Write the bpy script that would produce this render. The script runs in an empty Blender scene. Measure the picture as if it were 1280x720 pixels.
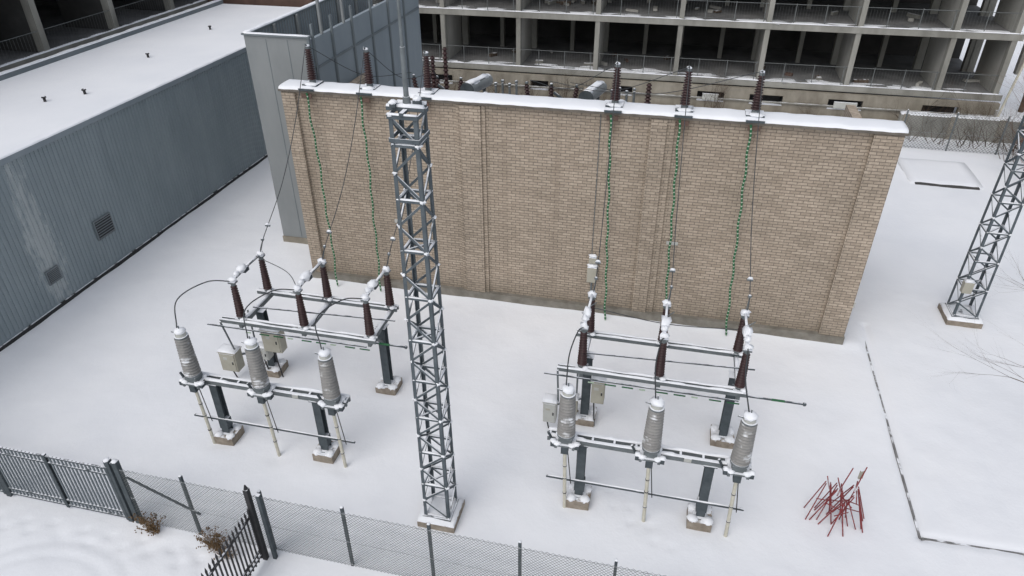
import bpy, math, random
import numpy as np
from mathutils import Vector, Matrix, noise
random.seed(7)
R_=random.random
def U(a,b): return a+(b-a)*R_()
scene=bpy.context.scene

# ------------------------------------------------------------ materials
def newmat(name):
    m=bpy.data.materials.new(name); m.use_nodes=True
    nt=m.node_tree; b=nt.nodes['Principled BSDF']
    return m,nt,b
def N(nt,t,**k):
    n=nt.nodes.new(t)
    for a,v in k.items(): setattr(n,a,v)
    return n
def col(c): return (c[0],c[1],c[2],1)
def noise_n(nt,scale,detail=5,rough=.55,stretch=None,co='Object'):
    tc=N(nt,'ShaderNodeTexCoord'); no=N(nt,'ShaderNodeTexNoise')
    no.inputs['Scale'].default_value=scale; no.inputs['Detail'].default_value=detail; no.inputs['Roughness'].default_value=rough
    if stretch:
        mp=N(nt,'ShaderNodeMapping'); mp.inputs['Scale'].default_value=stretch
        nt.links.new(tc.outputs[co],mp.inputs['Vector']); nt.links.new(mp.outputs[0],no.inputs['Vector'])
    else: nt.links.new(tc.outputs[co],no.inputs['Vector'])
    return no
def ramp(nt,src,stops):
    r=N(nt,'ShaderNodeValToRGB'); e=r.color_ramp.elements
    while len(e)<len(stops): e.new(.5)
    for i,(p,c) in enumerate(stops): e[i].position=p; e[i].color=col(c)
    nt.links.new(src,r.inputs[0]); return r
def mixc(nt,fac,a,b,mode='MIX'):
    m=N(nt,'ShaderNodeMix',data_type='RGBA',blend_type=mode)
    for s,v in ((m.inputs[0],fac),(m.inputs[6],a),(m.inputs[7],b)):
        if hasattr(v,'type') and hasattr(v,'links'): nt.links.new(v,s)
        elif isinstance(v,(int,float)): s.default_value=v
        else: s.default_value=col(v)
    return m.outputs[2]
def mth(nt,op,a,b=None,c=None):
    m=N(nt,'ShaderNodeMath',operation=op)
    for i,v in enumerate((a,b,c)):
        if v is None: continue
        if hasattr(v,'links'): nt.links.new(v,m.inputs[i])
        else: m.inputs[i].default_value=v
    return m.outputs[0]
def bump(nt,b,h,strength=.3,dist=.02):
    bp=N(nt,'ShaderNodeBump'); bp.inputs['Strength'].default_value=strength; bp.inputs['Distance'].default_value=dist
    nt.links.new(h,bp.inputs['Height']); nt.links.new(bp.outputs[0],b.inputs['Normal'])
SNOWC=(.80,.82,.86)
def basic(name,c1,c2,scale=4,rough=.7,metal=0,snow=None,bmp=.2,stretch=None):
    m,nt,b=newmat(name)
    no=noise_n(nt,scale,6,.6,stretch)
    r=ramp(nt,no.outputs[0],[(.3,c1),(.7,c2)])
    out=r.outputs[0]
    if snow is not None:
        g=N(nt,'ShaderNodeNewGeometry'); sx=N(nt,'ShaderNodeSeparateXYZ'); nt.links.new(g.outputs['Normal'],sx.inputs[0])
        n2=noise_n(nt,3.3,3)
        v=mth(nt,'MULTIPLY_ADD',n2.outputs[0],.9,sx.outputs['Z'])
        mr=N(nt,'ShaderNodeMapRange'); mr.inputs[1].default_value=snow; mr.inputs[2].default_value=snow+.12
        nt.links.new(v,mr.inputs[0])
        out=mixc(nt,mr.outputs[0],out,SNOWC)
    nt.links.new(out,b.inputs['Base Color']); b.inputs['Roughness'].default_value=rough; b.inputs['Metallic'].default_value=metal
    b.inputs['Specular IOR Level'].default_value=.35
    if bmp: bump(nt,b,no.outputs[0],bmp,.01)
    return m
M={}
def snowmat():
    m,nt,b=newmat('snow'); 
    n1=noise_n(nt,.35,4,.5); n2=noise_n(nt,9,6,.6)
    r=ramp(nt,n1.outputs[0],[(.3,(.78,.80,.84)),(.7,(.845,.86,.89))])
    nt.links.new(r.outputs[0],b.inputs['Base Color']); b.inputs['Roughness'].default_value=.8
    b.inputs['Specular IOR Level'].default_value=.15
    n3=noise_n(nt,2.2,4,.6,(1,.6,1))
    s=mth(nt,'MULTIPLY_ADD',n1.outputs[0],3.0,mth(nt,'MULTIPLY_ADD',n3.outputs[0],.7,mth(nt,'MULTIPLY',n2.outputs[0],.4)))
    bump(nt,b,s,.32,.05); return m
M['snow']=snowmat()
M['steel']=basic('galvanized_steel',(.105,.12,.125),(.17,.19,.20),5,.8,0,snow=1.16)
M['steeld']=basic('dark_steel',(.045,.057,.065),(.08,.095,.105),5,.8,0,snow=1.30)
M['rail']=basic('railing_steel',(.10,.11,.11),(.16,.17,.17),5,.8,0,bmp=0)
M['mast']=basic('mast_steel',(.055,.07,.08),(.11,.13,.145),3,.8,0,snow=1.03)
M['porc']=basic('grey_porcelain',(.22,.215,.21),(.30,.295,.285),6,.55,0,snow=1.20,bmp=0)
M['brown']=basic('brown_porcelain',(.028,.012,.013),(.05,.021,.021),6,.45,0,snow=1.38,bmp=0)
M['black']=basic('black_metal',(.02,.02,.022),(.04,.04,.042),6,.7,0,snow=1.34)
M['wire']=basic('aluminium_wire',(.04,.045,.05),(.07,.075,.08),3,.7,0,bmp=0)
M['conc']=basic('footing_concrete',(.17,.14,.11),(.33,.29,.24),5,.9,0,snow=1.35,bmp=.5)
M['plinth']=basic('plinth_concrete',(.13,.12,.10),(.25,.235,.205),2.5,.9,0,bmp=.5)
M['pole']=basic('pale_conduit',(.48,.46,.38),(.58,.56,.48),8,.7,0,bmp=0)
M['cab']=basic('cabinet_paint',(.33,.315,.26),(.40,.385,.325),3,.6,0,snow=1.2,bmp=0)
M['cablight']=basic('cabinet_light',(.38,.385,.36),(.46,.465,.44),3,.6,0,snow=1.2,bmp=0)
M['red']=basic('red_paint',(.16,.025,.03),(.27,.05,.05),6,.7,0,snow=1.45,bmp=0)
M['bgconc']=basic('raw_concrete',(.19,.185,.165),(.33,.325,.295),.9,.9,0,bmp=.3,snow=1.3,stretch=(1,1,.35))
M['bgpart']=basic('brightened_concrete',(.30,.295,.27),(.42,.41,.38),.9,.9,0,bmp=0,stretch=(1,1,.35))  # albedo raised above the raw concrete so the partitions look lit by daylight
M['bgdark']=basic('darkened_concrete',(.045,.045,.045),(.09,.088,.085),.7,.95,0,bmp=0)  # shade of the unlit rooms put into the colour, darker than real concrete
M['bgfloor']=basic('floor_concrete',(.10,.10,.10),(.24,.24,.24),.6,.95,0,bmp=0)
M['bglow']=basic('beige_concrete',(.17,.15,.12),(.32,.295,.245),1.2,.9,0,bmp=.4,stretch=(1,1,.4))
M['bark']=basic('bark',(.06,.042,.03),(.13,.095,.07),6,.9,0,bmp=.4,snow=1.42)
M['redbark']=basic('red_bark',(.11,.045,.03),(.17,.08,.05),6,.9,0,bmp=.4)
M['weed']=basic('dry_weed',(.11,.07,.035),(.20,.13,.07),6,.9,0,bmp=0)
M['green']=basic('green_rope',(.02,.09,.04),(.03,.15,.06),20,.7,0,bmp=0)
M['white']=basic('white_rope',(.36,.48,.36),(.5,.6,.48),20,.7,0,bmp=0)
M['coping']=basic('coping_metal',(.09,.08,.07),(.17,.15,.125),3,.7,0)
M['rust']=basic('rusty_wall',(.09,.06,.05),(.15,.095,.075),2,.9,0)
M['tank']=basic('transformer_paint',(.16,.175,.18),(.24,.255,.26),2,.6,0,snow=1.25,bmp=0)
M['asph']=basic('kerb_stone',(.13,.13,.13),(.25,.25,.25),3,.9,0,snow=1.45)
def cladmat(name,c1,c2,stain=False):
    m,nt,b=newmat(name)
    no=noise_n(nt,.8,5,.6,(1,1,.4)); r=ramp(nt,no.outputs[0],[(.3,c1),(.7,c2)]); out=r.outputs[0]
    if stain:
        tc=N(nt,'ShaderNodeTexCoord'); sx=N(nt,'ShaderNodeSeparateXYZ'); nt.links.new(tc.outputs['Object'],sx.inputs[0])
        n2=noise_n(nt,2.6,8,.75,(1,1.6,.5))
        d=mth(nt,'ABSOLUTE',mth(nt,'ADD',sx.outputs['Y'],3.7)); d=mth(nt,'MULTIPLY',d,.33)
        v=mth(nt,'SUBTRACT',n2.outputs[0],d)
        e=mth(nt,'MULTIPLY',mth(nt,'ABSOLUTE',mth(nt,'SUBTRACT',sx.outputs['Z'],2.1)),.05)
        v=mth(nt,'SUBTRACT',v,e)
        mr=N(nt,'ShaderNodeMapRange'); mr.inputs[1].default_value=.27; mr.inputs[2].default_value=.42; mr.inputs[4].default_value=.6
        nt.links.new(v,mr.inputs[0]); out=mixc(nt,mr.outputs[0],out,(.5,.53,.54))
        n3=noise_n(nt,3,4,.6,(1,1,.08))
        mr2=N(nt,'ShaderNodeMapRange'); mr2.inputs[1].default_value=.5; mr2.inputs[2].default_value=.8; mr2.inputs[4].default_value=.3
        nt.links.new(n3.outputs[0],mr2.inputs[0]); out=mixc(nt,mr2.outputs[0],out,(.15,.18,.20))
    nt.links.new(out,b.inputs['Base Color']); b.inputs['Roughness'].default_value=.65; return m
M['clad']=cladmat('grey_cladding',(.225,.27,.295),(.275,.32,.345),True)
M['clad2']=cladmat('tall_cladding',(.20,.215,.22),(.25,.265,.27))
M['clad3']=cladmat('dark_cladding',(.12,.145,.16),(.18,.205,.22))
M['clad4']=cladmat('blue_cladding',(.21,.25,.28),(.26,.30,.33))
def brickmat():
    m,nt,b=newmat('beige_brick')
    tc=N(nt,'ShaderNodeTexCoord'); sx=N(nt,'ShaderNodeSeparateXYZ'); nt.links.new(tc.outputs['Object'],sx.inputs[0])
    cx=N(nt,'ShaderNodeCombineXYZ'); nt.links.new(mth(nt,'ADD',sx.outputs['X'],sx.outputs['Y']),cx.inputs[0]); nt.links.new(sx.outputs['Z'],cx.inputs[1])
    bt=N(nt,'ShaderNodeTexBrick'); nt.links.new(cx.outputs[0],bt.inputs['Vector'])
    bt.inputs['Scale'].default_value=1; bt.inputs['Brick Width'].default_value=.28; bt.inputs['Row Height'].default_value=.093
    bt.inputs['Mortar Size'].default_value=.010; bt.inputs['Mortar Smooth'].default_value=.3; bt.inputs['Bias'].default_value=-.1
    bt.inputs['Color1'].default_value=col((.45,.375,.30)); bt.inputs['Color2'].default_value=col((.34,.28,.22)); bt.inputs['Mortar'].default_value=col((.18,.15,.12))
    n1=noise_n(nt,.45,5,.6); r=ramp(nt,n1.outputs[0],[(.3,(.82,.82,.81)),(.7,(1.04,1.03,1.02))])
    out=mixc(nt,1.0,bt.outputs[0],r.outputs[0],'MULTIPLY')
    n2=noise_n(nt,12,3); r2=ramp(nt,n2.outputs[0],[(.3,(.82,.82,.82)),(.7,(1.12,1.12,1.12))])
    out=mixc(nt,1.0,out,r2.outputs[0],'MULTIPLY')
    tot=None
    for x0 in (.92,2.85,4.76,10.5,12.45,14.4):
        d=mth(nt,'ABSOLUTE',mth(nt,'SUBTRACT',sx.outputs['X'],x0))
        v=mth(nt,'SUBTRACT',1,mth(nt,'MULTIPLY',d,3.2)); v=mth(nt,'MAXIMUM',v,0)
        tot=v if tot is None else mth(nt,'MAXIMUM',tot,v)
    zz=N(nt,'ShaderNodeMapRange'); zz.inputs[1].default_value=5.9; zz.inputs[2].default_value=7.0; nt.links.new(sx.outputs['Z'],zz.inputs[0])
    n3=noise_n(nt,4,4,.6,(1,1,.25))
    st=mth(nt,'MULTIPLY',mth(nt,'MULTIPLY',tot,zz.outputs[0]),mth(nt,'MULTIPLY',n3.outputs[0],1.5))
    out=mixc(nt,st,out,(.13,.08,.05))
    n4=noise_n(nt,1.6,3,.5,(1.6,1,.05)); ms=N(nt,'ShaderNodeMapRange'); ms.inputs[1].default_value=.56; ms.inputs[2].default_value=.75; ms.inputs[4].default_value=.3
    nt.links.new(n4.outputs[0],ms.inputs[0]); out=mixc(nt,ms.outputs[0],out,(.22,.175,.135))
    zb=N(nt,'ShaderNodeMapRange'); zb.inputs[1].default_value=1.1; zb.inputs[2].default_value=.2; zb.inputs[4].default_value=.8; nt.links.new(sx.outputs['Z'],zb.inputs[0])
    out=mixc(nt,mth(nt,'MULTIPLY',zb.outputs[0],n3.outputs[0]),out,(.15,.13,.10))
    nt.links.new(out,b.inputs['Base Color']); b.inputs['Roughness'].default_value=.9
    h=mth(nt,'ADD',mth(nt,'SUBTRACT',1,bt.outputs['Fac']),mth(nt,'MULTIPLY',n2.outputs[0],.5))
    bump(nt,b,h,.6,.015); return m
M['brick']=brickmat()

# ------------------------------------------------------------ mesh builder
class B:
    def __init__(s): s.v=[]; s.f=[]; s.m=[]; s.sm=[]; s.mn=[]
    def mi(s,n):
        if n not in s.mn: s.mn.append(n)
        return s.mn.index(n)
    def add(s,vs,fs,mat,smooth=False):
        o=len(s.v); s.v+= [tuple(v) for v in vs]; k=s.mi(mat)
        for f in fs: s.f.append(tuple(o+i for i in f)); s.m.append(k); s.sm.append(smooth)
    def box(s,c,d,mat,rz=0,M3=None):
        vs=[]
        for x in (-.5,.5):
            for y in (-.5,.5):
                for z in (-.5,.5): vs.append(Vector((x*d[0],y*d[1],z*d[2])))
        R=M3 or Matrix.Rotation(rz,3,'Z'); c=Vector(c)
        s.add([R@v+c for v in vs],[(0,1,3,2),(4,6,7,5),(0,4,5,1),(2,3,7,6),(0,2,6,4),(1,5,7,3)],mat)
    def bx(s,x0,x1,y0,y1,z0,z1,mat): s.box(((x0+x1)/2,(y0+y1)/2,(z0+z1)/2),(x1-x0,y1-y0,z1-z0),mat)
    def frame(s,p,q):
        p=Vector(p); q=Vector(q); d=(q-p); L=d.length; d=d/L
        up=Vector((0,0,1)) if abs(d.z)<.95 else Vector((0,1,0))
        a=d.cross(up).normalized(); b=a.cross(d).normalized()
        return p,q,d,a,b,L
    def beam(s,p,q,w,h,mat):
        p,q,d,a,b,L=s.frame(p,q); vs=[]
        for e in (p,q):
            for i,j in ((-1,-1),(1,-1),(1,1),(-1,1)): vs.append(e+a*i*w/2+b*j*h/2)
        s.add(vs,[(3,2,1,0),(4,5,6,7),(0,1,5,4),(1,2,6,5),(2,3,7,6),(3,0,4,7)],mat)
    def cyl(s,p,q,r0,r1,mat,n=10,caps=True,smooth=True):
        p,q,d,a,b,L=s.frame(p,q); vs=[]
        for e,r in ((p,r0),(q,r1)):
            for i in range(n):
                t=2*math.pi*i/n; vs.append(e+(a*math.cos(t)+b*math.sin(t))*r)
        s.add(vs,[(i,(i+1)%n,n+(i+1)%n,n+i) for i in range(n)],mat,smooth)
        if caps: s.add(vs,[tuple(range(n-1,-1,-1)),tuple(range(n,2*n))],mat)
    def tube(s,pts,r,mat,n=6):
        for a,b in zip(pts[:-1],pts[1:]): s.cyl(a,b,r,r,mat,n,False)
    def lathe(s,p,axis,prof,mat,n=16,smooth=True):
        p=Vector(p); d=Vector(axis).normalized()
        up=Vector((0,1,0)) if abs(d.z)>.9 else Vector((0,0,1))
        a=d.cross(up).normalized(); b=d.cross(a).normalized(); vs=[]; fs=[]
        for h,r in prof:
            for i in range(n):
                t=2*math.pi*i/n; vs.append(p+d*h+(a*math.cos(t)+b*math.sin(t))*max(r,.0005))
        for k in range(len(prof)-1):
            for i in range(n): fs.append((k*n+i,k*n+(i+1)%n,(k+1)*n+(i+1)%n,(k+1)*n+i))
        s.add(vs,fs,mat,smooth)
    def lump(s,c,rx,ry,rz,mat='snow',n=8,seed=None,amp=.25):
        c=Vector(c); sd=seed if seed is not None else U(0,100); vs=[];fs=[]
        m=n//2+1
        for j in range(m+1):
            ph=math.pi*j/m
            for i in range(n):
                t=2*math.pi*i/n; d=Vector((math.sin(ph)*math.cos(t),math.sin(ph)*math.sin(t),math.cos(ph)))
                k=1+amp*noise.noise(d*1.6+Vector((sd,sd,0)))*1.6
                vs.append(c+Vector((d.x*rx,d.y*ry,d.z*rz))*k)
        for j in range(m):
            for i in range(n): fs.append((j*n+i,(j+1)*n+i,(j+1)*n+(i+1)%n,j*n+(i+1)%n))
        s.add(vs,fs,mat,True)
    def ridge(s,p,q,w,h,mat='snow',seg=.25,var=.35,prof=None,skip=0):
        p,q,d,a,b,L=s.frame(p,q); n=max(2,int(L/seg)); k=7
        vs=[];fs=[]; sd=U(0,100)
        for i in range(n+1):
            c=p.lerp(q,i/n); hh=h*(1+var*2*noise.noise(Vector((i*seg*2.1+sd,sd,0)))); ww=w*(1+.10*noise.noise(Vector((sd,i*seg*3,0))))
            if skip and noise.noise(Vector((i*seg*1.3+sd,3,sd)))>skip: hh=h*.15; 
            for j in range(k):
                t=math.pi*j/(k-1); cx=math.copysign(abs(math.cos(t))**.6,math.cos(t)); cz=abs(math.sin(t))**.6
                vs.append(c+a*cx*ww/2+b*(cz*max(hh,.006)+.002))
        for i in range(n):
            for j in range(k-1): fs.append((i*k+j,(i+1)*k+j,(i+1)*k+j+1,i*k+j+1))
        fs.append(tuple(range(k))); fs.append(tuple(n*k+j for j in range(k-1,-1,-1)))
        s.add(vs,fs,mat,True)
    def make(s,name,parent=None):
        me=bpy.data.meshes.new(name); me.from_pydata(s.v,[],s.f)
        for n in s.mn: me.materials.append(M[n])
        me.polygons.foreach_set('material_index',s.m); me.polygons.foreach_set('use_smooth',s.sm); me.update()
        import bmesh
        bm=bmesh.new(); bm.from_mesh(me); bmesh.ops.recalc_face_normals(bm,faces=bm.faces); bm.to_mesh(me); bm.free()
        o=bpy.data.objects.new(name,me); scene.collection.objects.link(o)
        if parent: o.parent=parent
        return o
def E(name,loc=(0,0,0)):
    o=bpy.data.objects.new(name,None); scene.collection.objects.link(o); o.empty_display_size=.2; return o
def smoothpts(ps,n=8):
    ps=[Vector(p) for p in ps]; P=[ps[0]*2-ps[1]]+ps+[ps[-1]*2-ps[-2]]; out=[]
    for i in range(1,len(P)-2):
        for k in range(n):
            t=k/n; a,b,c,d=P[i-1],P[i],P[i+1],P[i+2]
            out.append(.5*((2*b)+(c-a)*t+(2*a-5*b+4*c-d)*t*t+(3*b-a-3*c+d)*t**3))
    out.append(ps[-1]); return out

# ------------------------------------------------------------ ground
FOOT=[]
GX=9.46
fr_posts=[(1.55,-8.22),(4.40,-8.22)]; rr_posts=[(1.27,-5.32),(4.97,-5.32)]
for dx in (0,GX):
    FOOT+=[(x+dx,y) for x,y in fr_posts+rr_posts]
FOOT+=[(7.9,-9.4),(22.3,2.3)]
FOOT+=[(x+dx,-8.5) for dx in (0,GX) for x in (1.2,3.15,5.0)]
xs=np.concatenate([-np.geomspace(2500,13,14),np.arange(-12,25,.09),np.geomspace(26,2500,14)])
ys=np.concatenate([-np.geomspace(2500,17,12),np.arange(-16,4,.09),np.arange(4,24,.4),np.geomspace(25,2500,12)])
prints=[]
def trail(p,q,n,r=.13):
    p=Vector(p);q=Vector(q); d=(q-p).normalized(); a=Vector((-d.y,d.x))
    for i in range(n):
        c=p.lerp(q,i/n)+a*(.13 if i%2 else -.13)+Vector((U(-.05,.05),U(-.05,.05))); prints.append((c.x,c.y,r))
trail((-6,-12.0),(1.8,-11.75),20); trail((1.8,-11.75),(6.4,-12.6),12)
trail((13.2,-9.2),(10.9,-7.2),9,.10)
PR={}
for x,y,r in prints: PR.setdefault((int(x//1),int(y//1)),[]).append((x,y,r))
def gh(x,y):
    if x<-12.5 or x>25 or y<-16 or y>24: return 0.0
    h=.05*noise.noise(Vector((x*.35,y*.35,0)))+.018*noise.noise(Vector((x*1.3,y*1.3,5)))+.006*noise.noise(Vector((x*4,y*4,9)))
    if -7.6<y<1.2:
        d=abs(x-(18.85+.03*(y+7.5))); h-=.07*math.exp(-(d/.09)**2)
    if x>18.8:
        d=abs(y+7.5-.02*(x-18.8)); h-=.05*math.exp(-(d/.10)**2)
    if y<6: 
        for xr in (19.75,21.3): h-=.014*math.exp(-((x-xr-.25*math.sin(y*.2))/.16)**2)
    for yr in (-10.2,-10.55): h-=.014*math.exp(-((y-yr-.15*math.sin(x*.3))/.10)**2)
    for fx,fy in FOOT:
        d2=(x-fx)**2+(y-fy)**2
        if d2<2.5: h+=.04*math.exp(-d2/.5)-.06*math.exp(-d2/.12)
    if y>-1.2 and -.5<x<18.8 : h+=.05*math.exp(-((y+.0)/.3)**2)
    if x<-6.6: h+=.08*math.exp(-((x+7.6)/.5)**2)
    if y<-11.2:
        for cx,cy,r in ((2.1,-12.3,.62),(2.3,-12.5,1.0),(.2,-14.6,2.6),(.2,-14.6,2.2)):
            d=abs(math.hypot(x-cx,y-cy)-r); h-=.02*math.exp(-(d/.08)**2)
    i,j=int(x//1),int(y//1)
    for a in (-1,0,1):
        for b in (-1,0,1):
            for px,py,r in PR.get((i+a,j+b),()):
                d2=(x-px)**2+(y-py)**2
                if d2<.15: h-=.04*math.exp(-d2/(r*r*.5))
    return h
vs=[(float(x),float(y),gh(float(x),float(y))) for y in ys for x in xs]
nx=len(xs); fs=[(j*nx+i,j*nx+i+1,(j+1)*nx+i+1,(j+1)*nx+i) for j in range(len(ys)-1) for i in range(nx-1)]
g=B(); g.v=vs; g.f=fs; g.mn=['snow']; g.m=[0]*len(fs); g.sm=[True]*len(fs); g.make('snowy_ground')
k=B()
k.beam((18.98,1.2,-.055),(18.85,-7.5,-.055),.05,.06,'asph'); k.beam((18.4,1.25,-.01),(18.96,1.22,-.02),.04,.06,'asph'); k.beam((18.88,-7.52,-.045),(24,-7.4,-.045),.045,.06,'asph')
k.make('kerb')

# ------------------------------------------------------------ brick building (front wall of the transformer bays)
br=E('brick_building')
b=B(); b.bx(0,18.2,0,.55,0,6.93,'brick')
for x0,x1 in ((0,.45),(5.85,6.5),(11.55,12.0),(17.45,18.2)): b.bx(x0+(-.004 if x0==0 else 0),x1+(.004 if x1>18 else 0),-.13,.01,0,6.90,'brick')
b.bx(5.72,5.85,-.06,.01,0,6.90,'brick'); b.bx(6.5,6.63,-.06,.01,0,6.90,'brick')
b.bx(12.0,12.22,-.06,.01,0,6.90,'brick')
for x0,x1 in ((.0,.3),(8.8,9.1),(17.9,18.2)): b.bx(x0,x1,.55,6.0,0,5.8,'brick')
b.make('walls',br)
b=B(); b.bx(-.03,18.23,-.17,-.005,-.2,.30,'plinth'); b.make('plinth',br)
b=B(); b.bx(-.06,18.26,-.18,.72,6.93,7.0,'coping'); b.make('coping',br)
b=B(); b.ridge((-.05,.27,7.0),(18.25,.27,7.0),.87,.09,seg=.12,var=.22); b.make('snow_cap',br)
b=B()
b.bx(3.35,3.65,-.02,-.003,2.6,2.72,'cablight'); b.bx(12.4,12.75,-.08,-.063,2.9,3.0,'cablight'); b.bx(18.2,18.26,-.1,0,1.4,1.6,'cablight')
b.make('small_signs',br)
jb=E('junction_box'); b=B(); b.bx(10.0,10.3,-.2,-.003,1.25,1.8,'cab'); b.lump((10.15,-.1,1.84),.18,.12,.07); b.bx(10.03,10.27,-.16,-.003,1.95,2.15,'cab'); b.cyl((10.15,-.07,.2),(10.15,-.07,1.25),.03,.03,'steel',8); b.cyl((10.1,-.02,2.1),(10.1,-.02,7),.010,.010,'steel',6); b.lump((10.15,-.08,2.2),.15,.09,.05); b.make('box',jb)

# ------------------------------------------------------------ insulators on the wall top
def insul(b,p,h,r0,r1,mat,sheds,n=14,axis=(0,0,1),core=.6):
    prof=[]; 
    for i in range(sheds):
        t=i/sheds; r=r0+(r1-r0)*t; z=h*t; dz=h/sheds
        prof+=[(z,r*core),(z+dz*.35,r*core),(z+dz*.42,r),(z+dz*.55,r*.98),(z+dz*.85,r*core)]
    prof.append((h,r1*core)); b.lathe(p,axis,prof,mat,n)
WB=[.92,2.85,4.76,10.45,12.42,14.35]
for x in WB:
    e=E('post_insulator'); b=B()
    b.box((x,.3,7.1),(.5,.5,.05),'steeld'); b.cyl((x,.3,7.1),(x,.3,7.22),.1,.1,'steel',12)
    insul(b,(x,.3,7.22),.95,.145,.10,'brown',13); b.cyl((x,.3,8.17),(x,.3,8.24),.07,.07,'steel',10)
    b.cyl((x,.3,8.24),(x-.02,.2,8.33),.03,.02,'steel',8); b.lump((x,.3,8.26),.075,.075,.035)
    b.lump((x+.02,.12,7.12),.24,.14,.05); b.beam((x-.25,-.2,7.04),(x+.25,-.2,7.04),.05,.07,'steeld'); b.beam((x-.17,-.215,6.85),(x+.17,-.215,6.85),.03,.12,'rust'); b.make('insulator',e)

for xt,xb in ((.95,1.1),(2.75,2.75),(10.4,10.72),(12.33,12.65),(14.25,14.62)):
    b=B(); n=56; 
    pts=[Vector((xt+(xb-xt)*i/n+.02*math.sin(i*.7),-.24-.03*math.sin(i*.25)-.25*(i/n)**2,6.95-6.9*i/n)) for i in range(n+1)]
    for i in range(n): 
        m_=pts[i].lerp(pts[i+1],.66)
        b.cyl(pts[i],m_,.036,.032,'green',6); b.cyl(m_,pts[i+1],.025,.025,'white',6)
    b.make('striped_earthing_rope')

# ------------------------------------------------------------ transformers behind the wall
def transformer(x,y):
    e=E('power_transformer'); b=B()
    b.bx(x-1.5,x+1.5,y-1,y+1,.3,4.6,'tank'); b.bx(x-1.65,x+1.65,y-1.15,y+1.15,4.6,4.72,'tank'); b.bx(x-1.7,x+1.7,y-1.2,y+1.2,0,.3,'conc')
    for i in range(14): b.bx(x-1.6+i*.24,x-1.52+i*.24,y+1.0,y+1.6,.8,4.2,'tank')
    b.make('tank',e)
    b=B(); b.cyl((x+.55,y+1.1,6.25),(x+.25,y-.5,6.32),.22,.22,'tank',18); b.cyl((x+.25,y-.5,6.32),(x+.245,y-.53,6.322),.26,.26,'steeld',18); b.ridge((x+.52,y+.9,6.46),(x+.28,y-.4,6.53),.26,.05)
    b.beam((x+.3,y-.3,4.7),(x+.3,y-.3,6.15),.1,.1,'steel'); b.beam((x+.5,y+.8,4.7),(x+.5,y+.8,6.05),.1,.1,'steel')
    b.cyl((x+.9,y-.5,4.7),(x+.95,y-.7,6.35),.07,.07,'steel',10); b.cyl((x-.2,y-.2,5.9),(x-.9,y-.2,6.35),.05,.05,'steeld',8); b.make('conservator',e)
    b=B()
    for i in range(3):
        xx=x-1.7+i*.65
        insul(b,(xx,y+.2,4.9),1.55,.14,.09,'brown',15,12,axis=((i-1)*.15,0,1)); b.lump((xx+(i-1)*.22,y+.2,6.5),.06,.06,.05,'steel')
    for i in range(4): b.cyl((x+1.0+i*.25,y+.6,4.7),(x+1.0+i*.25,y+.5,6.25+.1*(i%2)),.05,.04,'steel',8); b.lump((x+1.0+i*.25,y+.5,6.32+.1*(i%2)),.07,.07,.05,'steel')
    b.make('bushings',e)
transformer(4.9,3.6); transformer(9.0,3.6)
b=B(); b.cyl((10.3,3.0,0),(10.3,3.0,6.2),.33,.33,'tank',18); b.lump((10.3,3.0,6.22),.36,.36,.15,amp=.1)
b.cyl((11.5,2.5,0),(11.5,2.5,6.3),.07,.07,'steel',10); insul(b,(11.3,2.2,5.9),1.3,.12,.09,'brown',12); insul(b,(4.35,2.0,6.0),1.7,.11,.08,'brown',14); insul(b,(4.65,2.4,6.0),1.9,.11,.08,'brown',14)
b.beam((3.9,2.2,6.0),(5.2,2.2,6.0),.1,.1,'steel'); b.beam((3.9,2.2,0),(3.9,2.2,6.0),.12,.12,'steel'); b.beam((5.2,2.2,0),(5.2,2.2,6),.12,.12,'steel'); b.beam((10.9,2.2,5.9),(11.7,2.2,5.9),.1,.1,'steel'); b.make('busbar_rack')

# ------------------------------------------------------------ overhead wires
def wire(pts,r=.013,n=8):
    b=B(); b.tube(smoothpts(pts,n),r,'wire',5); return b
def finishwire(b): b.make('overhead_wire')

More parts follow.
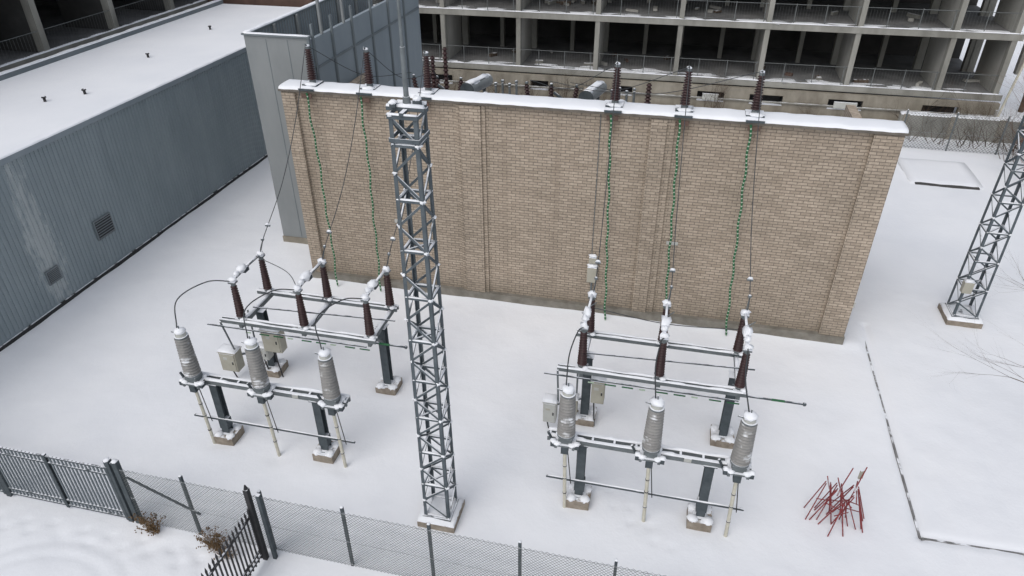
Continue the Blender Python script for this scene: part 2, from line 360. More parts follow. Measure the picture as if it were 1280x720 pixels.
# ------------------------------------------------------------ switchgear groups
ZB=2.10
def footing(b,x,y,w=.55,h=.28):
    b.bx(x-w/2,x+w/2,y-w/2,y+w/2,-.3,h,'conc'); b.box((x,y,h+.012),(.34,.34,.025),'steel'); 
    for sx,sy in ((-1,-1),(1,-1),(-1,1),(1,1)): b.lump((x+sx*w*.3,y+sy*w*.3,h+.0),w*.23,w*.23,.07,amp=.25)
def hpost(b,x,y,z0,z1,w=.2):
    b.bx(x-w/2,x+w/2,y-w/2,y-w/2+.015,z0,z1,'steeld'); b.bx(x-w/2,x+w/2,y+w/2-.015,y+w/2,z0,z1,'steeld'); b.bx(x-.008,x+.008,y-w/2+.015,y+w/2-.015,z0,z1,'steeld')
    b.box((x,y,z1+.01),(.3,.3,.02),'steeld')
def frontgroup(dx):
    e=E('current_transformer_stand')
    b=B()
    for x,y in fr_posts: footing(b,x+dx,y)
    b.make('footings',e)
    b=B()
    for x,y in fr_posts:
        hpost(b,x+dx,y,.28,ZB-.14); b.beam((x+dx-.0,y,.45),(x+dx+.0,y,.75),.24,.215,'steeld')
    for yy in (-8.31,-8.12):
        b.beam((.75+dx,yy,ZB-.06),(5.25+dx,yy,ZB-.06),.055,.14,'steel')
    for i in range(10): b.beam((.8+i*.49+dx,-8.285,ZB-.05),(.8+i*.49+dx,-8.145,ZB-.05),.05,.1,'steel')
    b.cyl((.75+dx,-8.32,.78),(5.3+dx,-8.32,.78),.033,.033,'steeld',8)
    b.box((3.9+dx,-8.35,ZB-.05),(.16,.02,.1),'cablight')
    b.make('frame',e)
    b=B()
    for yy in (-8.31,-8.12): b.ridge((.75+dx,yy,ZB+.01),(5.25+dx,yy,ZB+.01),.09,.04,seg=.1,var=.6,skip=.2)
    b.ridge((.8+dx,-8.32,.81),(5.2+dx,-8.32,.81),.04,.02,skip=.1); b.make('snow',e)
    for x in (1.19,3.08,4.96):
        x+=dx; y=-8.42; e2=E('current_transformer'); b=B()
        b.box((x,y,ZB+.03),(.46,.42,.05),'steel'); b.box((x,y,ZB+.13),(.30,.30,.16),'steel'); b.cyl((x,y,ZB+.2),(x,y,ZB+.27),.2,.2,'steel',16)
        for sx in (-1,1):
            b.beam((x+sx*.2,y-.2,ZB-.02),(x+sx*.2,y+.3,ZB-.02),.06,.08,'steel'); b.box((x+sx*.26,y-.12,ZB+.02),(.12,.14,.12),'steeld'); b.lump((x+sx*.26,y-.12,ZB+.08),.08,.08,.045)
            b.lump((x+sx*.17,y-.15,ZB+.06),.09,.08,.055); b.lump((x+sx*.17,y+.16,ZB+.06),.08,.08,.05)
        b.box((x,y-.1,ZB-.12),(.16,.16,.22),'steeld'); b.cyl((x-.3,y+.05,ZB-.1),(x-.42,y+.05,ZB+.16),.03,.03,'steeld',8); b.make('base',e2)
        b=B(); insul(b,(x,y,ZB+.27),1.12,.21,.17,'porc',14,18,core=.64); b.make('porcelain',e2)
        b=B(); b.cyl((x,y,ZB+1.39),(x,y,ZB+1.43),.165,.165,'steel',16); b.lathe((x,y,ZB+1.43),(0,0,1),[(0,.13),(.08,.125),(.14,.09),(.16,.0)],'cablight',16)
        b.lump((x,y,ZB+1.55),.15,.15,.08,amp=.2); b.cyl((x-.12,y,ZB+1.48),(x-.24,y,ZB+1.5),.02,.02,'steel',8); b.cyl((x,y,ZB+1.55),(x+.0,y,ZB+1.72),.015,.015,'steel',6); b.make('head',e2)
        b=B(); zt=ZB-.2; xb,yb=x+.06,y-.06
        b.cyl((xb,yb,-.1),(x,y-.08,zt),.042,.042,'pole',10)
        for t in (.3,.55,.75): b.cyl(Vector((xb,yb,-.1)).lerp(Vector((x,y-.08,zt)),t),Vector((xb,yb,-.1)).lerp(Vector((x,y-.08,zt)),t+.015),.05,.05,'black',10)
        b.cyl((x+.05,y-.0,ZB-.25),(xb+.11,yb+.03,.8),.012,.012,'black',5); b.make('cable_conduit',e2)
def reargroup(dx):
    e=E('disconnector_switch'); b=B(); zt=2.38
    for x,y in rr_posts: footing(b,x+dx,y,.6,.22)
    b.make('footings',e)
    b=B()
    for x,y in rr_posts:
        hpost(b,x+dx,y,.22,zt-.16,.22)
    for x in (1.2,5.0):
        b.beam((x+dx,-6.25,zt-.10),(x+dx,-4.55,zt-.10),.09,.14,'steel')
        b.beam((x+dx,-5.9,zt-.15),(x+dx,-5.35,1.7),.05,.05,'steel')
    b.beam((3.1+dx,-6.25,zt-.08),(3.1+dx,-4.55,zt-.08),.12,.10,'steel')
    for yy,xa in ((-6.2,.6),(-4.65,.85)):
        b.beam((xa+dx,yy-.06,zt+.02),(5.2+dx,yy-.06,zt+.02),.045,.11,'steel'); b.beam((xa+dx,yy+.07,zt+.02),(5.2+dx,yy+.07,zt+.02),.045,.11,'steel')
    b.cyl((.3+dx,-6.42,zt-.05),(5.0+dx,-6.42,zt-.05),.022,.022,'steeld',8)
    b.cyl((1.25+dx,-5.6,zt+.12),(5.4+dx,-5.35,zt+.12),.02,.02,'steeld',8)
    ex=6.55 if dx>0 else 5.95
    b.cyl((1.0+dx,-6.05,zt-.17),(ex+dx,-6.05,zt-.17),.026,.026,'steeld',8); b.lump((ex+dx,-6.05,zt-.17),.05,.05,.05,'steeld',amp=0)
    for i in range(9):
        xa=1.4+i*.42; b.cyl((xa+dx,-6.35,zt-.2),(xa+dx+(.28 if i%3 else .15),-6.35,zt-.2),.018,.018,'green' if i%3 else 'white',8)
    b.cyl((ex-.75+dx,-6.05,zt-.17),(ex-.45+dx,-6.05,zt-.17),.03,.03,'green',8)
    b.cyl((.62+dx,-6.3,zt),(.62+dx,-6.0,1.1),.025,.025,'steel',8); b.cyl((1.05+dx,-5.6,zt),(1.05+dx,-5.6,.9),.025,.025,'steel',8)
    b.make('frame',e)
    b=B()
    for yy,xa in ((-6.2,.6),(-4.65,.85)):
        for o in (-.06,.07): b.ridge((xa+dx,yy+o,zt+.075),(5.2+dx,yy+o,zt+.075),.07,.036,seg=.1,var=.6,skip=.18)
    for x in (1.2,5.0,3.1): b.ridge((x+dx,-6.1,zt-.02),(x+dx,-4.7,zt-.02),.1,.045,skip=.2)
    b.make('snow',e)
    for i,x in enumerate((1.2,3.1,5.0)):
        x+=dx; b=B()
        for yy,lean in ((-4.68,.0),(-6.12,.0)):
            b.cyl((x,yy,zt+.08),(x,yy,zt+.16),.1,.1,'steel',12); b.box((x,yy,zt+.09),(.3,.24,.03),'steeld')
            insul(b,(x,yy,zt+.16),1.0,.125,.085,'brown',13); b.cyl((x,yy,zt+1.16),(x,yy,zt+1.24),.065,.065,'steel',10)
            b.box((x,yy,zt+1.26),(.2,.16,.05),'steel'); b.lump((x,yy,zt+1.33),.11,.11,.085,amp=.4)
            b.lump((x+.1,yy-.1,zt+.13),.08,.08,.045)
        b.beam((x,-6.12,zt+1.31),(x,-5.45,zt+1.33),.07,.05,'steel'); b.beam((x,-4.68,zt+1.31),(x,-5.40,zt+1.33),.045,.045,'steel')
        b.lump((x,-5.62,zt+1.40),.12,.21,.11,amp=.45); b.lump((x-.01,-5.88,zt+1.38),.085,.11,.075,amp=.4); b.ridge((x,-5.4,zt+1.35),(x,-4.75,zt+1.33),.06,.04)
        b.box((x,-5.5,zt+1.30),(.14,.2,.12),'steeld'); b.cyl((x,-5.3,zt+1.33),(x+.18,-5.3,zt+1.5),.012,.012,'steel',6)
        b.cyl((x,-4.68,zt+1.3),(x+.05,-4.5,zt+1.66),.014,.014,'steel',6); b.lump((x+.05,-4.5,zt+1.7),.05,.05,.05,'steel',amp=0)
        b.make('pole_unit',e)
    for (cx,cy,cz,w,d,h,m_) in ((.42,-6.0,.82,.52,.34,.66,'cab'),(1.72,-5.65,1.5,.56,.3,.74,'cab'),(1.3,-5.62,.95,.36,.26,.4,'cablight')) if dx==0 else ((.42,-6.0,.78,.34,.3,.68,'cablight'),(1.62,-5.65,1.38,.34,.26,.72,'cab'),(.95,-5.7,.8,.3,.26,.5,'cab')):
        ec=E('control_cabinet'); b=B(); b.box((cx+dx,cy,cz),(w,d,h),m_); b.box((cx+dx,cy-d/2-.012,cz),(w*.86,.022,h*.88),m_); b.box((cx+dx+w*.3,cy-d/2-.03,cz),(.03,.02,.1),'black'); b.box((cx+dx-w*.12,cy-d/2-.026,cz+h*.2),(.12,.006,.08),'cablight' if m_=='cab' else 'cab')
        b.box((cx+dx,cy,cz+h/2+.012),(w+.05,d+.05,.024),m_); b.ridge((cx+dx-w/2,cy,cz+h/2+.024),(cx+dx+w/2,cy,cz+h/2+.024),d,.05)
        b.beam((cx+dx,cy+d/2,cz),(1.27+dx,-5.32,cz),.05,.06,'steel'); b.cyl((cx+dx-.1,cy,cz-h/2),(cx+dx-.05,cy+.1,.0),.02,.02,'black',6); b.make('body',ec)
for dx in (0,GX):
    frontgroup(dx); reargroup(dx)
    for i,x in enumerate((1.2,3.1,5.0)):
        x+=dx
        off=-.55 if dx==0 else -.12
        cx=(1.19,3.08,4.96)[i]+dx
        finishwire(wire([(x,-6.15,3.68),(x+off*.6,-6.7,3.95),(cx+off,-7.6,3.95),(cx-.05,-8.42,3.75)],.016))
        wt=WB[i+(0 if dx==0 else 3)]
        a=Vector((x+.05,-4.5,4.05)); c=Vector((wt,.2,8.3))
        finishwire(wire([(x,-4.68,3.65),a,a.lerp(c,.33)+Vector((0,.15,-.38)),a.lerp(c,.66)+Vector((0,.15,-.35)),c],.012))
        d=Vector(((4.7,3.8,6.6),(9.0,3.8,6.6))[dx>0]); d.x+=(i-1)*.7-1.1
        finishwire(wire([c,c.lerp(d,.5)+Vector((0,0,-.5)),d],.011))
        cl=B(); m_=a.lerp(Vector(a.lerp(c,.33)+Vector((0,.15,-.38))),.25); cl.box(m_,(.14,.05,.05),'steel'); cl.lump(m_+Vector((0,0,.05)),.06,.04,.03); cl.make('wire_clamp')
finishwire(wire([(1.2,-4.9,3.75),(2.2,-5.1,3.5),(3.1,-6.1,3.7)],.011)); finishwire(wire([(10.75,-4.7,3.3),(12.6,-4.5,2.95),(14.5,-4.7,3.2)],.012))

# ------------------------------------------------------------ lattice masts
def mast(x,y,H,w0,w1,step,name):
    e=E(name); b=B()
    def cr(z):
        w=(w0+(w1-w0)*z/H)/2
        return [Vector((x-w,y-w,z)),Vector((x+w,y-w,z)),Vector((x+w,y+w,z)),Vector((x-w,y+w,z))]
    z0=.3; n=int(round((H-z0)/step)); dz=(H-z0)/n
    A=cr(z0); Z=cr(H)
    for i,(sx,sy) in enumerate(((1,1),(-1,1),(-1,-1),(1,-1))):
        w=.07; p=A[i];q=Z[i]; vs=[]
        for o in [p,q]:
            vs+=[o,o+Vector((sx*w,0,0)),o+Vector((sx*w,sy*.012,0)),o+Vector((sx*.012,sy*.012,0)),o+Vector((sx*.012,sy*w,0)),o+Vector((0,sy*w,0))]
        b.add(vs,[(j,(j+1)%6,6+(j+1)%6,6+j) for j in range(6)]+[(5,4,3,2,1,0),(6,7,8,9,10,11)],'mast')
    b.make('legs',e); b=B()
    for i in range(n):
        a=cr(z0+i*dz); c=cr(z0+(i+1)*dz)
        for f in range(4):
            g2=(f+1)%4; nrm=((a[f]+a[g2])/2-Vector((x,y,a[f].z))).normalized()*-.02
            p,q=(a[f],c[g2]) if (i+f)%2 else (a[g2],c[f])
            b.beam(p+nrm,q+nrm,.026,.045,'mast')
            if i%2==0: b.beam(a[f]+nrm*1.6,a[g2]+nrm*1.6,.05,.045,'mast'); b.ridge(a[f]+nrm*1.6+Vector((0,0,.022)),a[g2]+nrm*1.6+Vector((0,0,.022)),.045,.022,skip=.1)
            if R_()<.7: b.lump(q+nrm*1.5+Vector((0,0,.02)),.04,.04,.026,amp=.5)
        if i%4==2: b.beam(a[0],a[2],.04,.03,'mast')
    b.make('bracing',e)
    b=B(); b.bx(x-w0*.72,x+w0*.72,y-w0*.72,y+w0*.72,-.3,.2,'conc'); b.bx(x-w0*.55,x+w0*.55,y-w0*.55,y+w0*.55,.2,.31,'steeld'); b.ridge((x-w0*.70,y,.2),(x+w0*.70,y,.2),w0*1.4,.09,seg=.1)
    b.make('footing',e); return e
e=mast(7.9,-9.4,9.85,.62,.49,.50,'lattice_mast')
b=B(); x,y=7.9,-9.4
for z in (9.45,9.85):
    for a,c in (((-.26,-.26),(.26,-.26)),((.26,-.26),(.26,.26)),((.26,.26),(-.26,.26)),((-.26,.26),(-.26,-.26))):
        b.beam((x+a[0],y+a[1],z),(x+c[0],y+c[1],z),.02,.07,'mast')
b.beam((x-.34,y-.05,9.93),(x+.32,y-.05,9.93),.08,.06,'mast'); b.beam((x,y-.3,9.91),(x,y+.3,9.91),.07,.05,'mast'); b.beam((x-.25,y+.22,9.91),(x+.25,y+.22,9.91),.06,.05,'mast')
b.box((x+.16,y+.05,10.0),(.12,.12,.12),'steeld'); b.lump((x+.16,y+.05,10.08),.08,.08,.045); b.box((x-.2,y-.1,9.99),(.10,.10,.06),'steeld'); b.lump((x-.2,y-.1,10.04),.08,.07,.04)
b.ridge((x-.33,y-.05,9.96),(x+.3,y-.05,9.96),.09,.045); b.ridge((x-.25,y+.22,9.935),(x+.25,y+.22,9.935),.07,.04); b.ridge((x-.25,y-.26,9.885),(x+.25,y-.26,9.885),.05,.03)
b.make('head_frame',e)
b=B(); b.cyl((x,y,9.9),(x,y,10.9),.045,.04,'steel',12); b.cyl((x,y,10.9),(x,y,13.2),.028,.022,'steel',10); b.cyl((x,y,13.2),(x,y,14.5),.012,.006,'steel',8); b.cyl((x,y,9.98),(x,y,10.12),.07,.06,'steel',12); b.make('lightning_rod',e)
e=mast(22.25,2.3,14,.74,.5,.5,'lattice_mast')
b=B(); b.box((21.95,1.9,1.45),(.28,.2,.4),'cab'); b.lump((21.95,1.9,1.67),.15,.11,.05); b.make('meter_box',e)

# ------------------------------------------------------------ grey clad warehouse
e=E('grey_warehouse'); b=B()
X=-7.6
b.bx(-14.6,X,-22,19,0,5.35,'clad'); 
yy=-21.9
while yy<19: b.bx(X-.002,X+.025,yy,yy+.08,.25,5.28,'clad'); yy+=.17
b.make('walls',e)
b=B(); b.bx(X,X+.06,-22,19,-.2,.20,'black'); b.make('plinth',e)
b=B(); b.bx(X-.35,X+.07,-22.05,19.05,5.28,5.46,'clad4'); b.bx(-14.7,-14.4,-22.05,19.05,5.35,5.62,'clad3'); b.make('fascia',e)
b=B(); b.bx(-14.4,X-.35,-22,19,5.35,5.43,'snow'); b.ridge((X-.14,-22,5.46),(X-.14,19,5.46),.42,.05,seg=.3); b.ridge((-14.55,-22,5.62),(-14.55,19,5.62),.28,.05,seg=.3); b.make('roof_snow',e)
b=B()
for (vx,vy) in ((-10.6,1.2),(-9.8,2.3),(-10.9,7.5),(-11.3,12.9)):
    b.cyl((vx,vy,5.4),(vx,vy,5.58),.05,.05,'black',10); b.cyl((vx,vy,5.58),(vx,vy,5.63),.09,.07,'black',10)
b.make('roof_vents',e)
for (cy,cz,w,h) in ((-1.1,1.75,.85,.75),(-3.75,1.25,.55,.5)):
    b=B(); b.bx(X+.03,X+.09,cy-w/2,cy+w/2,cz-h/2,cz+h/2,'clad3'); 
    for i in range(7): 
        zz=cz-h/2+.06+i*(h-.12)/6.5; b.bx(X+.094,X+.11,cy-w/2+.05,cy+w/2-.05,zz,zz+.03,'clad3')
    b.bx(X+.085,X+.093,cy-w/2+.04,cy+w/2-.04,cz-h/2+.04,cz+h/2-.04,'black'); b.make('louvre_vent',e)

# ------------------------------------------------------------ tall clad tower beside the brick wall
e=E('clad_tower'); b=B()
b.bx(-2.45,-.05,2.2,2.32,.25,8,'clad2'); b.bx(-2.45,-2.33,2.32,13,.25,8.0,'clad2'); b.bx(-.2,-.05,2.32,13,.25,7.9,'clad4'); b.bx(-2.33,-.2,2.32,13,6.2,6.3,'clad3')
b.bx(-2.47,-.03,2.15,2.2,0,.25,'bglow')
for xx in (-1.65,-.85): b.bx(xx,xx+.02,2.19,2.2,.3,7.9,'clad3')
b.bx(-.1,-.02,2.16,2.24,0,8.02,'clad3')
b.make('walls',e); b=B()
yy=2.6
while yy<12.9: b.bx(-2.33,-2.31,yy,yy+.05,6.3,7.95,'clad4'); yy+=.2
for yy in (2.45,3.9,5.6,7.4,9.2,11.0): b.bx(-.05,.02,yy-.05,yy+.05,.3,8.4,'clad3'); b.bx(-2.3,-2.2,yy-.05,yy+.05,6.3,8,'clad2')
b.bx(-.045,-.01,2.4,12.9,6.9,6.98,'clad3')
b.bx(-.12,-.04,3.2,3.3,7.9,10.5,'clad2'); b.bx(-.12,-.04,5.0,5.1,7.9,10.5,'clad2'); b.make('ribs',e)
b=B(); b.bx(-2.5,-2.28,2.15,13,8.0,8.05,'clad3'); b.bx(-2.5,0,2.13,2.36,8.0,8.05,'clad3'); b.ridge((-2.39,2.2,8.05),(-2.39,13,8.05),.2,.05); b.ridge((-2.4,2.24,8.05),(-.05,2.24,8.05),.18,.02); b.make('parapet_cap',e)

# ------------------------------------------------------------ unfinished concrete building
def concrete_frame(name,x0,x1,y0,depth,levels,cols):
    e=E(name); b=B()
    for z in levels:
        b.bx(x0,x1,y0,y0+depth,z-.14,z+.12,'bgfloor'); b.bx(x0-.05,x1+.05,y0-.08,y0+.12,z-.16,z+.17,'bgconc'); b.bx(x0,x1,y0+2.6,y0+2.9,z-.45,z-.14,'bgconc')
    b.make('floor_slabs',e); b=B(); b2=B()
    zl=[levels[0]-3.1]+list(levels)
    for cx in cols:
        for i in range(1,len(zl)-1):
            b.bx(cx-.13,cx+.13,y0-.04,y0+.36,zl[i]+.17,zl[i+1]-.16,'bgconc')
            b2.bx(cx-.09,cx+.09,y0+.36,y0+3.4,zl[i]+.12,zl[i+1]-.14,'bgpart'); b2.bx(cx-.2,cx+.2,y0+4.5,y0+4.9,zl[i]+.12,zl[i+1]-.14,'bgconc')
            b.bx(cx+2.4,cx+2.65,y0+depth*.5,y0+depth*.54,zl[i]+.12,zl[i+1]-.14,'bgconc')
    b.make('columns',e); b2.make('partition_walls',e)
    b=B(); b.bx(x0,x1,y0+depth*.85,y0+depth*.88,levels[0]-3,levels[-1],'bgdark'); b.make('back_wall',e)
    b=B()
    for z in levels[:3]:
        for i in range(int((x1-x0)/1.1)):
            if R_()<.8: b.lump((x0+i*1.1+U(0,1),y0+U(.4,.8),z+.12),U(.5,1.0),U(.15,.5),U(.02,.04),'snow',n=10,amp=.5)
        for i in range(26): b.box((U(x0,x1),y0+U(.8,4),z+.2),(U(.2,.9),U(.1,.3),U(.08,.25)),random.choice(['bgconc','bgpart','rust','bark']),U(0,3))
    b.make('drifted_snow_and_rubble',e)
    return e
cols=[-11.17+4.62*i for i in range(9)]+[28.6]
e=concrete_frame('unfinished_concrete_building',-13,28.9,22,9,(1.85,4.95,8.05,11.15),cols)
b=B()
for z in (1.85,4.95,8.05):
    b.cyl((-13,22.0,z+1.15),(28.8,22.0,z+1.15),.018,.018,'rail',5); b.cyl((-13,22.0,z+.3),(28.8,22.0,z+.3),.01,.01,'rail',5)
    xx=-13
    while xx<28.8:
        b.beam((xx,22.0,z+.3),(xx,22.0,z+1.12),.006,.006,'rail'); xx+=.15
    xx=-13
    while xx<28.8: b.beam((xx,21.98,z+.17),(xx,21.98,z+1.2),.035,.035,'rail'); xx+=1.54
b.make('railings',e)
b=B()
for z in (1.85,4.95,8.05): b.ridge((-13,21.97,z+.17),(28.9,21.97,z+.17),.14,.04,seg=.3,skip=.15)
b.make('snow',e)
b=B()
slots=[(-3,-1.4),(3.5,4.6),(8.6,9.6),(13.3,14.8),(16.2,18.0),(20.4,22.2),(25.2,27)]
px=-13
for a,c in slots: b.bx(px,a,21.7,22,0,1.61,'bglow'); b.bx(a,c,21.7,22,0,.75,'bglow'); b.bx(a,c,21.7,22,1.3,1.61,'bglow'); b.bx(a,c,22.3,22.4,.5,1.5,'black'); b.ridge((a,21.8,.75),(c,21.8,.75),.2,.06); px=c
b.bx(px,28.9,21.7,22,0,1.61,'bglow')
for a,c in slots[3::2]: b.bx(a+.3,c-.3,21.55,21.68,.85,1.2,'cablight')
b.bx(-13,29,21.45,21.7,-.2,.4,'bglow'); b.cyl((-13,21.6,.95),(29,21.6,.95),.05,.05,'bgconc',6)
b.make('ground_storey',e)
e=E('unfinished_concrete_wing'); b=B()
for z in (2.2,5.3,8.4,11.5): b.bx(-27,-16.0,-10,34,z-.14,z+.12,'bgfloor'); b.bx(-16.1,-15.88,-10,34,z-.24,z+.17,'bgconc')
b.make('floor_slabs',e); b=B()
for i in range(-4,6):
    y=7.3+4.62*i
    for z0,z1 in ((-.3,2.2),(2.2,5.3),(5.3,8.4),(8.4,11.5)):
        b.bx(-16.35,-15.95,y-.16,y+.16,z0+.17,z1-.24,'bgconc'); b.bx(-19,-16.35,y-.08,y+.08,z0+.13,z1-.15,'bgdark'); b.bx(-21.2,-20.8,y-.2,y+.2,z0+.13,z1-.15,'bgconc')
        for yy in range(24): b.beam((-15.97,y+.17+yy*.18,z0+.17),(-15.97,y+.17+yy*.18,z0+1.1),.007,.007,'rail')
        b.beam((-15.97,y,z0+1.1),(-15.97,y+4.6,z0+1.1),.025,.025,'rail')
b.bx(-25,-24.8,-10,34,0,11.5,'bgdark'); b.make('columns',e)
b=B()
for z in (5.3,8.4): b.ridge((-15.98,-10,z+.17),(-15.98,34,z+.17),.2,.05,seg=.3,skip=.3)
b.make('snow',e)
b=B(); b.bx(-15.8,-9,19.6,21.8,0,6.3,'rust'); b.ridge((-15.8,20.6,6.3),(-9,20.6,6.3),1.8,.1); b.make('brown_shed')

# ------------------------------------------------------------ fences
FY=-11.2
def chainlink(name,xa,xb,y,h,cell=.085,r=.0038,posts=(),pm='steel'):
    e=E(name); b=B()
    L=xb-xa; n=int((L+h)/cell)
    for i in range(n):
        s=-h+i*cell
        for sgn in (1,-1):
            t0=max(0,-s); t1=min(h,L-s)
            if t1<=t0: continue
            xA,xB=s+t0,s+t1; zA,zB=t0,t1
            if sgn<0: zA,zB=h-zA,h-zB
            p=Vector((xa+xA,y+sgn*.002,zA+.05)); q=Vector((xa+xB,y+sgn*.002,zB+.05)); d=(q-p).normalized(); a=Vector((-d.z,0,d.x))*r; c=Vector((0,r,0))
            b.add([p+a,p-a*.5+c,p-a*.5-c,q+a,q-a*.5+c,q-a*.5-c],[(0,1,4,3),(1,2,5,4),(2,0,3,5)],'rail')
    for z in (.1,h*.5,h+.04): b.cyl((xa,y,z),(xb,y,z),.006,.006,'steel',5)
    x=xa
    while x<xb-.1:
        b.cyl((x,y,h+.04),(x+.06,y,h+.09),.005,.005,'steel',4,False); b.cyl((x+.06,y,h+.09),(x+.12,y,h+.04),.005,.005,'steel',4,False); x+=.12
    b.make('mesh',e); b=B()
    for x in posts:
        b.bx(x-.03,x+.03,y+.01,y+.07,-.2,h+.2,pm); b.lump((x,y+.04,h+.2),.035,.035,.02)
    b.make('posts',e); return e
e=chainlink('chainlink_fence',.98,22,FY,1.72,posts=[2.6+1.9*i for i in range(11)],pm='steeld')
b=B(); b.beam((1.1,FY+.05,1.5),(2.3,FY+.5,.05),.04,.04,'steeld'); b.make('brace',e)
e=E('sliding_gate'); b=B()
for xa,xb in ((-9.5,-2.75),(-2.6,.72)):
    for z in (.12,.3,1.55,1.75): b.beam((xa,FY,z),(xb,FY,z),.045,.04,'steeld')
    x=xa
    while x<xb: b.box((x,FY,.93),(.03,.03,1.68),'clad3'); x+=.105
    for x in (xa,xb,(xa+xb)/2): b.box((x,FY,.93),(.07,.07,1.76),'steeld')
b.make('leaf',e); b=B()
for x in (-2.68,.78,.98): b.box((x,FY+.03,.95),(.12,.12,2.1),'steeld'); b.lump((x,FY+.03,2.0),.07,.07,.025)
b.box((.88,FY+.03,1.9),(.2,.05,.06),'steeld'); b.make('posts',e)
e=E('spiked_iron_gate'); b=B()
P0=Vector((4.38,-11.5,0)); P1=Vector((4.35,-13.1,0)); n=14
b.box((4.42,-11.42,1.1),(.1,.1,2.3),'black'); b.cyl((4.42,-11.42,2.25),(4.42,-11.42,2.38),.05,.01,'black',6)
b.box((4.62,-11.36,1.0),(.08,.08,2.1),'steeld')
for z in (.2,.35,1.45): b.beam(P0+Vector((0,0,z)),P1+Vector((0,0,z)),.04,.05,'black')
for i in range(n+1):
    c=P0.lerp(P1,i/n); b.box(c+Vector((0,0,.85)),(.028,.028,1.5),'black'); b.cyl(c+Vector((0,0,1.6)),c+Vector((0,0,1.74)),.035,.003,'black',4)
b.make('leaf',e)
chainlink('chainlink_fence',23.5,40,18.4,1.8,cell=.16,r=.008,posts=[23.6+2.3*i for i in range(8)])
b=B(); b.bx(23.9,45,20.3,20.7,-.2,1.15,'bgconc'); b.ridge((23.9,20.5,1.15),(45,20.5,1.15),.4,.1); 
for i in range(9): b.bx(24+i*2.3,24.25+i*2.3,20.2,20.3,-.2,1.2,'bglow')
b.make('retaining_wall')
b=B(); b.bx(23.4,26.1,13.6,14.6,-.1,.06,'bgdark'); b.ridge((23.2,15.3,.0),(26.3,15.3,.0),3.3,.10,seg=.4,var=.1); b.make('pit_cover')
e=E('site_cabin'); b=B(); b.bx(31.6,35,17,19.4,.15,2.7,'cablight'); b.bx(31.5,35.1,16.9,19.5,2.7,2.8,'clad3'); b.bx(31.58,31.6,17.6,18.4,.2,2.2,'clad3'); b.bx(32.6,33.6,16.97,17,1.2,2.0,'black'); b.ridge((31.5,18.2,2.8),(35.1,18.2,2.8),2.5,.12); b.make('body',e)
b=B(); b.beam((28.4,20.6,0),(29.6,21.5,7.5),.09,.09,'pole'); b.beam((28.4,20.6,0),(28.4,20.6,1.6),.1,.1,'bgconc'); b.make('leaning_pole')

# ------------------------------------------------------------ red trestle pile
e=E('red_trestle_pile'); b=B()
random.seed(21)
for i in range(6):
    cx=16.58+i*.13+U(-.1,.1); cy=-7.5+U(-.25,.25); zt=U(.85,1.3); top=Vector((cx+.1,cy,zt)); 
    yaw=U(-.5,.5); w=U(.25,.42); d=Vector((math.cos(yaw),math.sin(yaw),0)); pn=Vector((-d.y,d.x,0))
    for s1 in (-1,1):
        for s2 in (-1,1):
            q=top+d*s1*w+pn*s2*.18; q.z=0; b.cyl(q,top+d*s1*.05+pn*s2*.03,.014,.014,'red',6)
    m1=top+d*w*.5; m2=top-d*w*.5; m1.z=m2.z=zt*.5; b.cyl(m1,m2,.012,.012,'red',6)
    b.cyl(top-pn*.2,top+pn*.2,.014,.014,'red',6)
b.cyl((16.9,-7.4,1.0),(17.05,-7.3,1.6),.014,.014,'red',6); b.cyl((17.1,-7.4,0),(17.36,-7.2,1.6),.014,.014,'red',6)
b.box((17.30,-7.2,1.35),(.10,.04,.25),'cab',.4); b.make('trestles',e)

# ------------------------------------------------------------ bare shrubs and trees
def branch(b,p,d,L,r,lv,mat,spread=.6,kids=3):
    n=3; q=p
    for i in range(n):
        d=(d+Vector((U(-.18,.18),U(-.18,.18),U(-.05,.12)))).normalized(); q2=q+d*L/n; r2=r*.78
        b.cyl(q,q2,r,r2,mat,5 if r>.012 else 3,False); 
        if lv>0:
            for k_ in range(kids if i==n-1 else (1 if R_()<.8 else 0)):
                nd=(d+Vector((U(-1,1),U(-1,1),U(-.5,.7)))*spread).normalized(); branch(b,q2,nd,L*U(.55,.8),r2*.62,lv-1,mat,spread,kids)
        q=q2; r=r2
def shrub(x,y,h,mat='bark',lv=3,stems=6,name='bare_shrub',rm=1,lean=.5):
    b=B()
    for i in range(stems):
        a=U(0,6.28); l=lean*U(.4,1.6); branch(b,Vector((x+U(-.4,.4),y+U(-.3,.3),-.05)),Vector((math.cos(a)*l,math.sin(a)*l,1)).normalized(),h*U(.3,.58),(.008+.004*h)*rm,lv,mat,.85,2)
    b.make(name)
random.seed(5)
for x,y,h in ((1.5,20.9,2.4),(3.5,20.6,2.0),(5.4,21.0,2.8),(6.4,20.7,2.2),(7.4,20.4,2.4),(8.6,21,1.8),(14.3,20.8,3.0),(-1.5,20.6,2.0),(19.5,20.8,1.4)): shrub(x,y,h,'bark',3,7,rm=1.3)
for x,y,h in ((24.2,19.6,1.4),(25.6,19.5,1.9),(27.0,19.3,2.4),(28.0,19.7,2.2),(29.2,19.2,3.2),(30.4,19.8,3.0),(28.6,17.7,1.5),(30.1,17.1,2.2),(25.2,21.2,2.8),(27.8,21.3,3.4)): shrub(x,y,h,'bark',3,8,rm=1.3,lean=.8)
for x,y,h in ((28.6,14.2,4.8),(29.3,15.5,5.2),(30.4,17.0,5.4)): shrub(x,y,h,'redbark',4,7,rm=1.6)
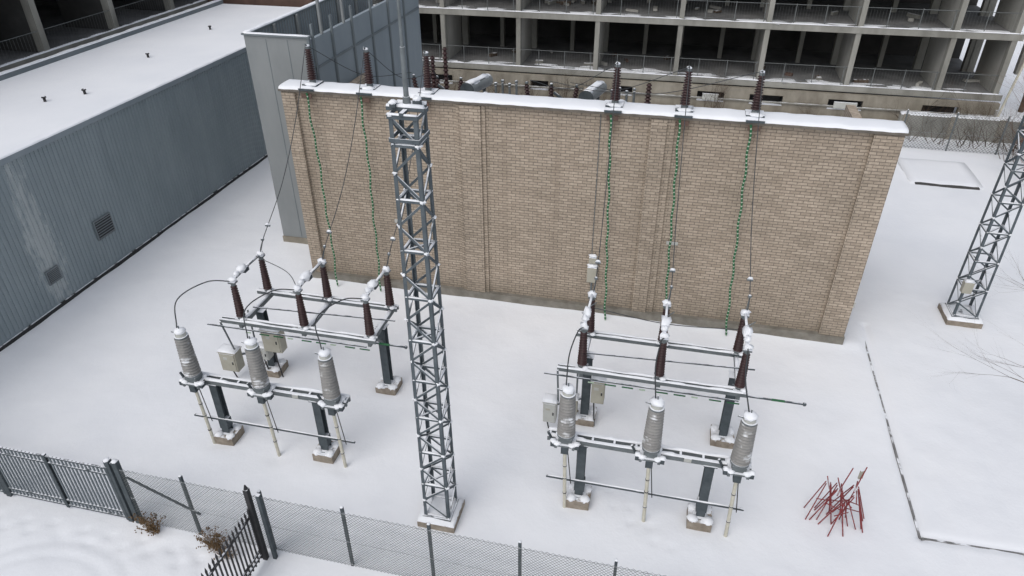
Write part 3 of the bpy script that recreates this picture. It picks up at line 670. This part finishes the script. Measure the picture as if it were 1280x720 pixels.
def tree(x,y,h,r,mat='bark',lv=4,name='bare_tree',lean=(0,0,1),extra=()):
    b=B(); p=Vector((x,y,-.1)); d=Vector(lean).normalized(); q=p
    for i in range(6):
        d=(d+Vector((U(-.06,.06),U(-.06,.06),.05))).normalized(); q2=q+d*h/6; r2=r*.84; b.cyl(q,q2,r,r2,mat,9,False)
        if i>=1:
            for k_ in range(2):
                a=U(0,6.28); branch(b,q2,Vector((math.cos(a),math.sin(a),U(.2,.8))).normalized(),h*.24*U(.8,1.2),r2*.45,lv-1,mat,.55,2)
        q=q2; r=r2
    branch(b,q,d,h*.25,r*.8,lv-1,mat,.55,3)
    for p0,dd,L in extra: branch(b,Vector(p0),Vector(dd).normalized(),L,.022,3,mat,.5,2)
    b.make(name)
tree(33.5,22,9,.16); tree(37,25,10,.18); tree(31.8,26,9,.15); tree(40,20,10,.2); 
tree(23.4,-3.6,4.2,.08,lean=(.05,0,1),extra=(((23.3,-3.6,1.5),(-1,.15,.15),1.9),((23.3,-3.6,2.0),(-1,.35,.1),1.5))); tree(25.2,1.0,4.4,.08,extra=(((25.1,1.0,1.6),(-1,.1,.1),1.7),))
for x,y in ((1.55,-11.35),(3.25,-11.45),(3.05,-11.4),(1.35,-11.3),(3.5,-11.6)):
    b=B()
    for i in range(34):
        a=U(0,6.28); rr=U(.1,.38); q=Vector((x+math.cos(a)*rr,y+math.sin(a)*rr*.6,U(.15,.5))); b.cyl((x+U(-.1,.1),y+U(-.05,.05),-.03),q,.008,.004,'weed',3,False)
        for k_ in range(3): b.lump(q+Vector((U(-.05,.05),U(-.05,.05),U(-.08,.03))),.016,.016,.02,'weed',n=5)
    b.make('dry_weeds')

# ------------------------------------------------------------ light, sky, camera
w=bpy.data.worlds.new("World"); scene.world=w; w.use_nodes=True; nt=w.node_tree; bg=nt.nodes['Background']
sky=nt.nodes.new('ShaderNodeTexSky'); sky.sky_type='NISHITA'; sky.sun_disc=False
EL,AZ=math.radians(52),math.radians(200)
sky.sun_elevation=EL; sky.sun_rotation=AZ; sky.dust_density=3; sky.air_density=1.2
hs=nt.nodes.new('ShaderNodeHueSaturation'); hs.inputs['Saturation'].default_value=.40
nt.links.new(sky.outputs[0],hs.inputs['Color']); nt.links.new(hs.outputs[0],bg.inputs['Color']); bg.inputs['Strength'].default_value=.15
sd=bpy.data.lights.new('sun','SUN'); sd.energy=.65; sd.angle=math.radians(50); sd.color=(1,.98,.95)
so=bpy.data.objects.new('sun',sd); scene.collection.objects.link(so)
dirv=Vector((math.sin(AZ)*math.cos(EL),math.cos(AZ)*math.cos(EL),math.sin(EL)))
so.rotation_euler=dirv.to_track_quat('Z','Y').to_euler(); so.location=(0,0,40)
pi_,ro,ya=.5673,-.0043,.2317
F=Vector((-math.sin(ya)*math.cos(pi_),math.cos(ya)*math.cos(pi_),-math.sin(pi_))); Rv=Vector((math.cos(ya),math.sin(ya),0)); Uv=Rv.cross(F)
R2=Rv*math.cos(ro)+Uv*math.sin(ro); U2=-Rv*math.sin(ro)+Uv*math.cos(ro)
cd=bpy.data.cameras.new('camera'); cd.sensor_width=36; cd.lens=.8868*36000/1280; cd.clip_end=5000; cd.clip_start=.1
co=bpy.data.objects.new('camera',cd); scene.collection.objects.link(co)
mt=Matrix((( R2.x,U2.x,-F.x,12.1634),(R2.y,U2.y,-F.y,-20.0704),(R2.z,U2.z,-F.z,13.669),(0,0,0,1))); co.matrix_world=mt
scene.camera=co
scene.view_settings.view_transform='Standard'; scene.view_settings.look='None'; scene.view_settings.exposure=0
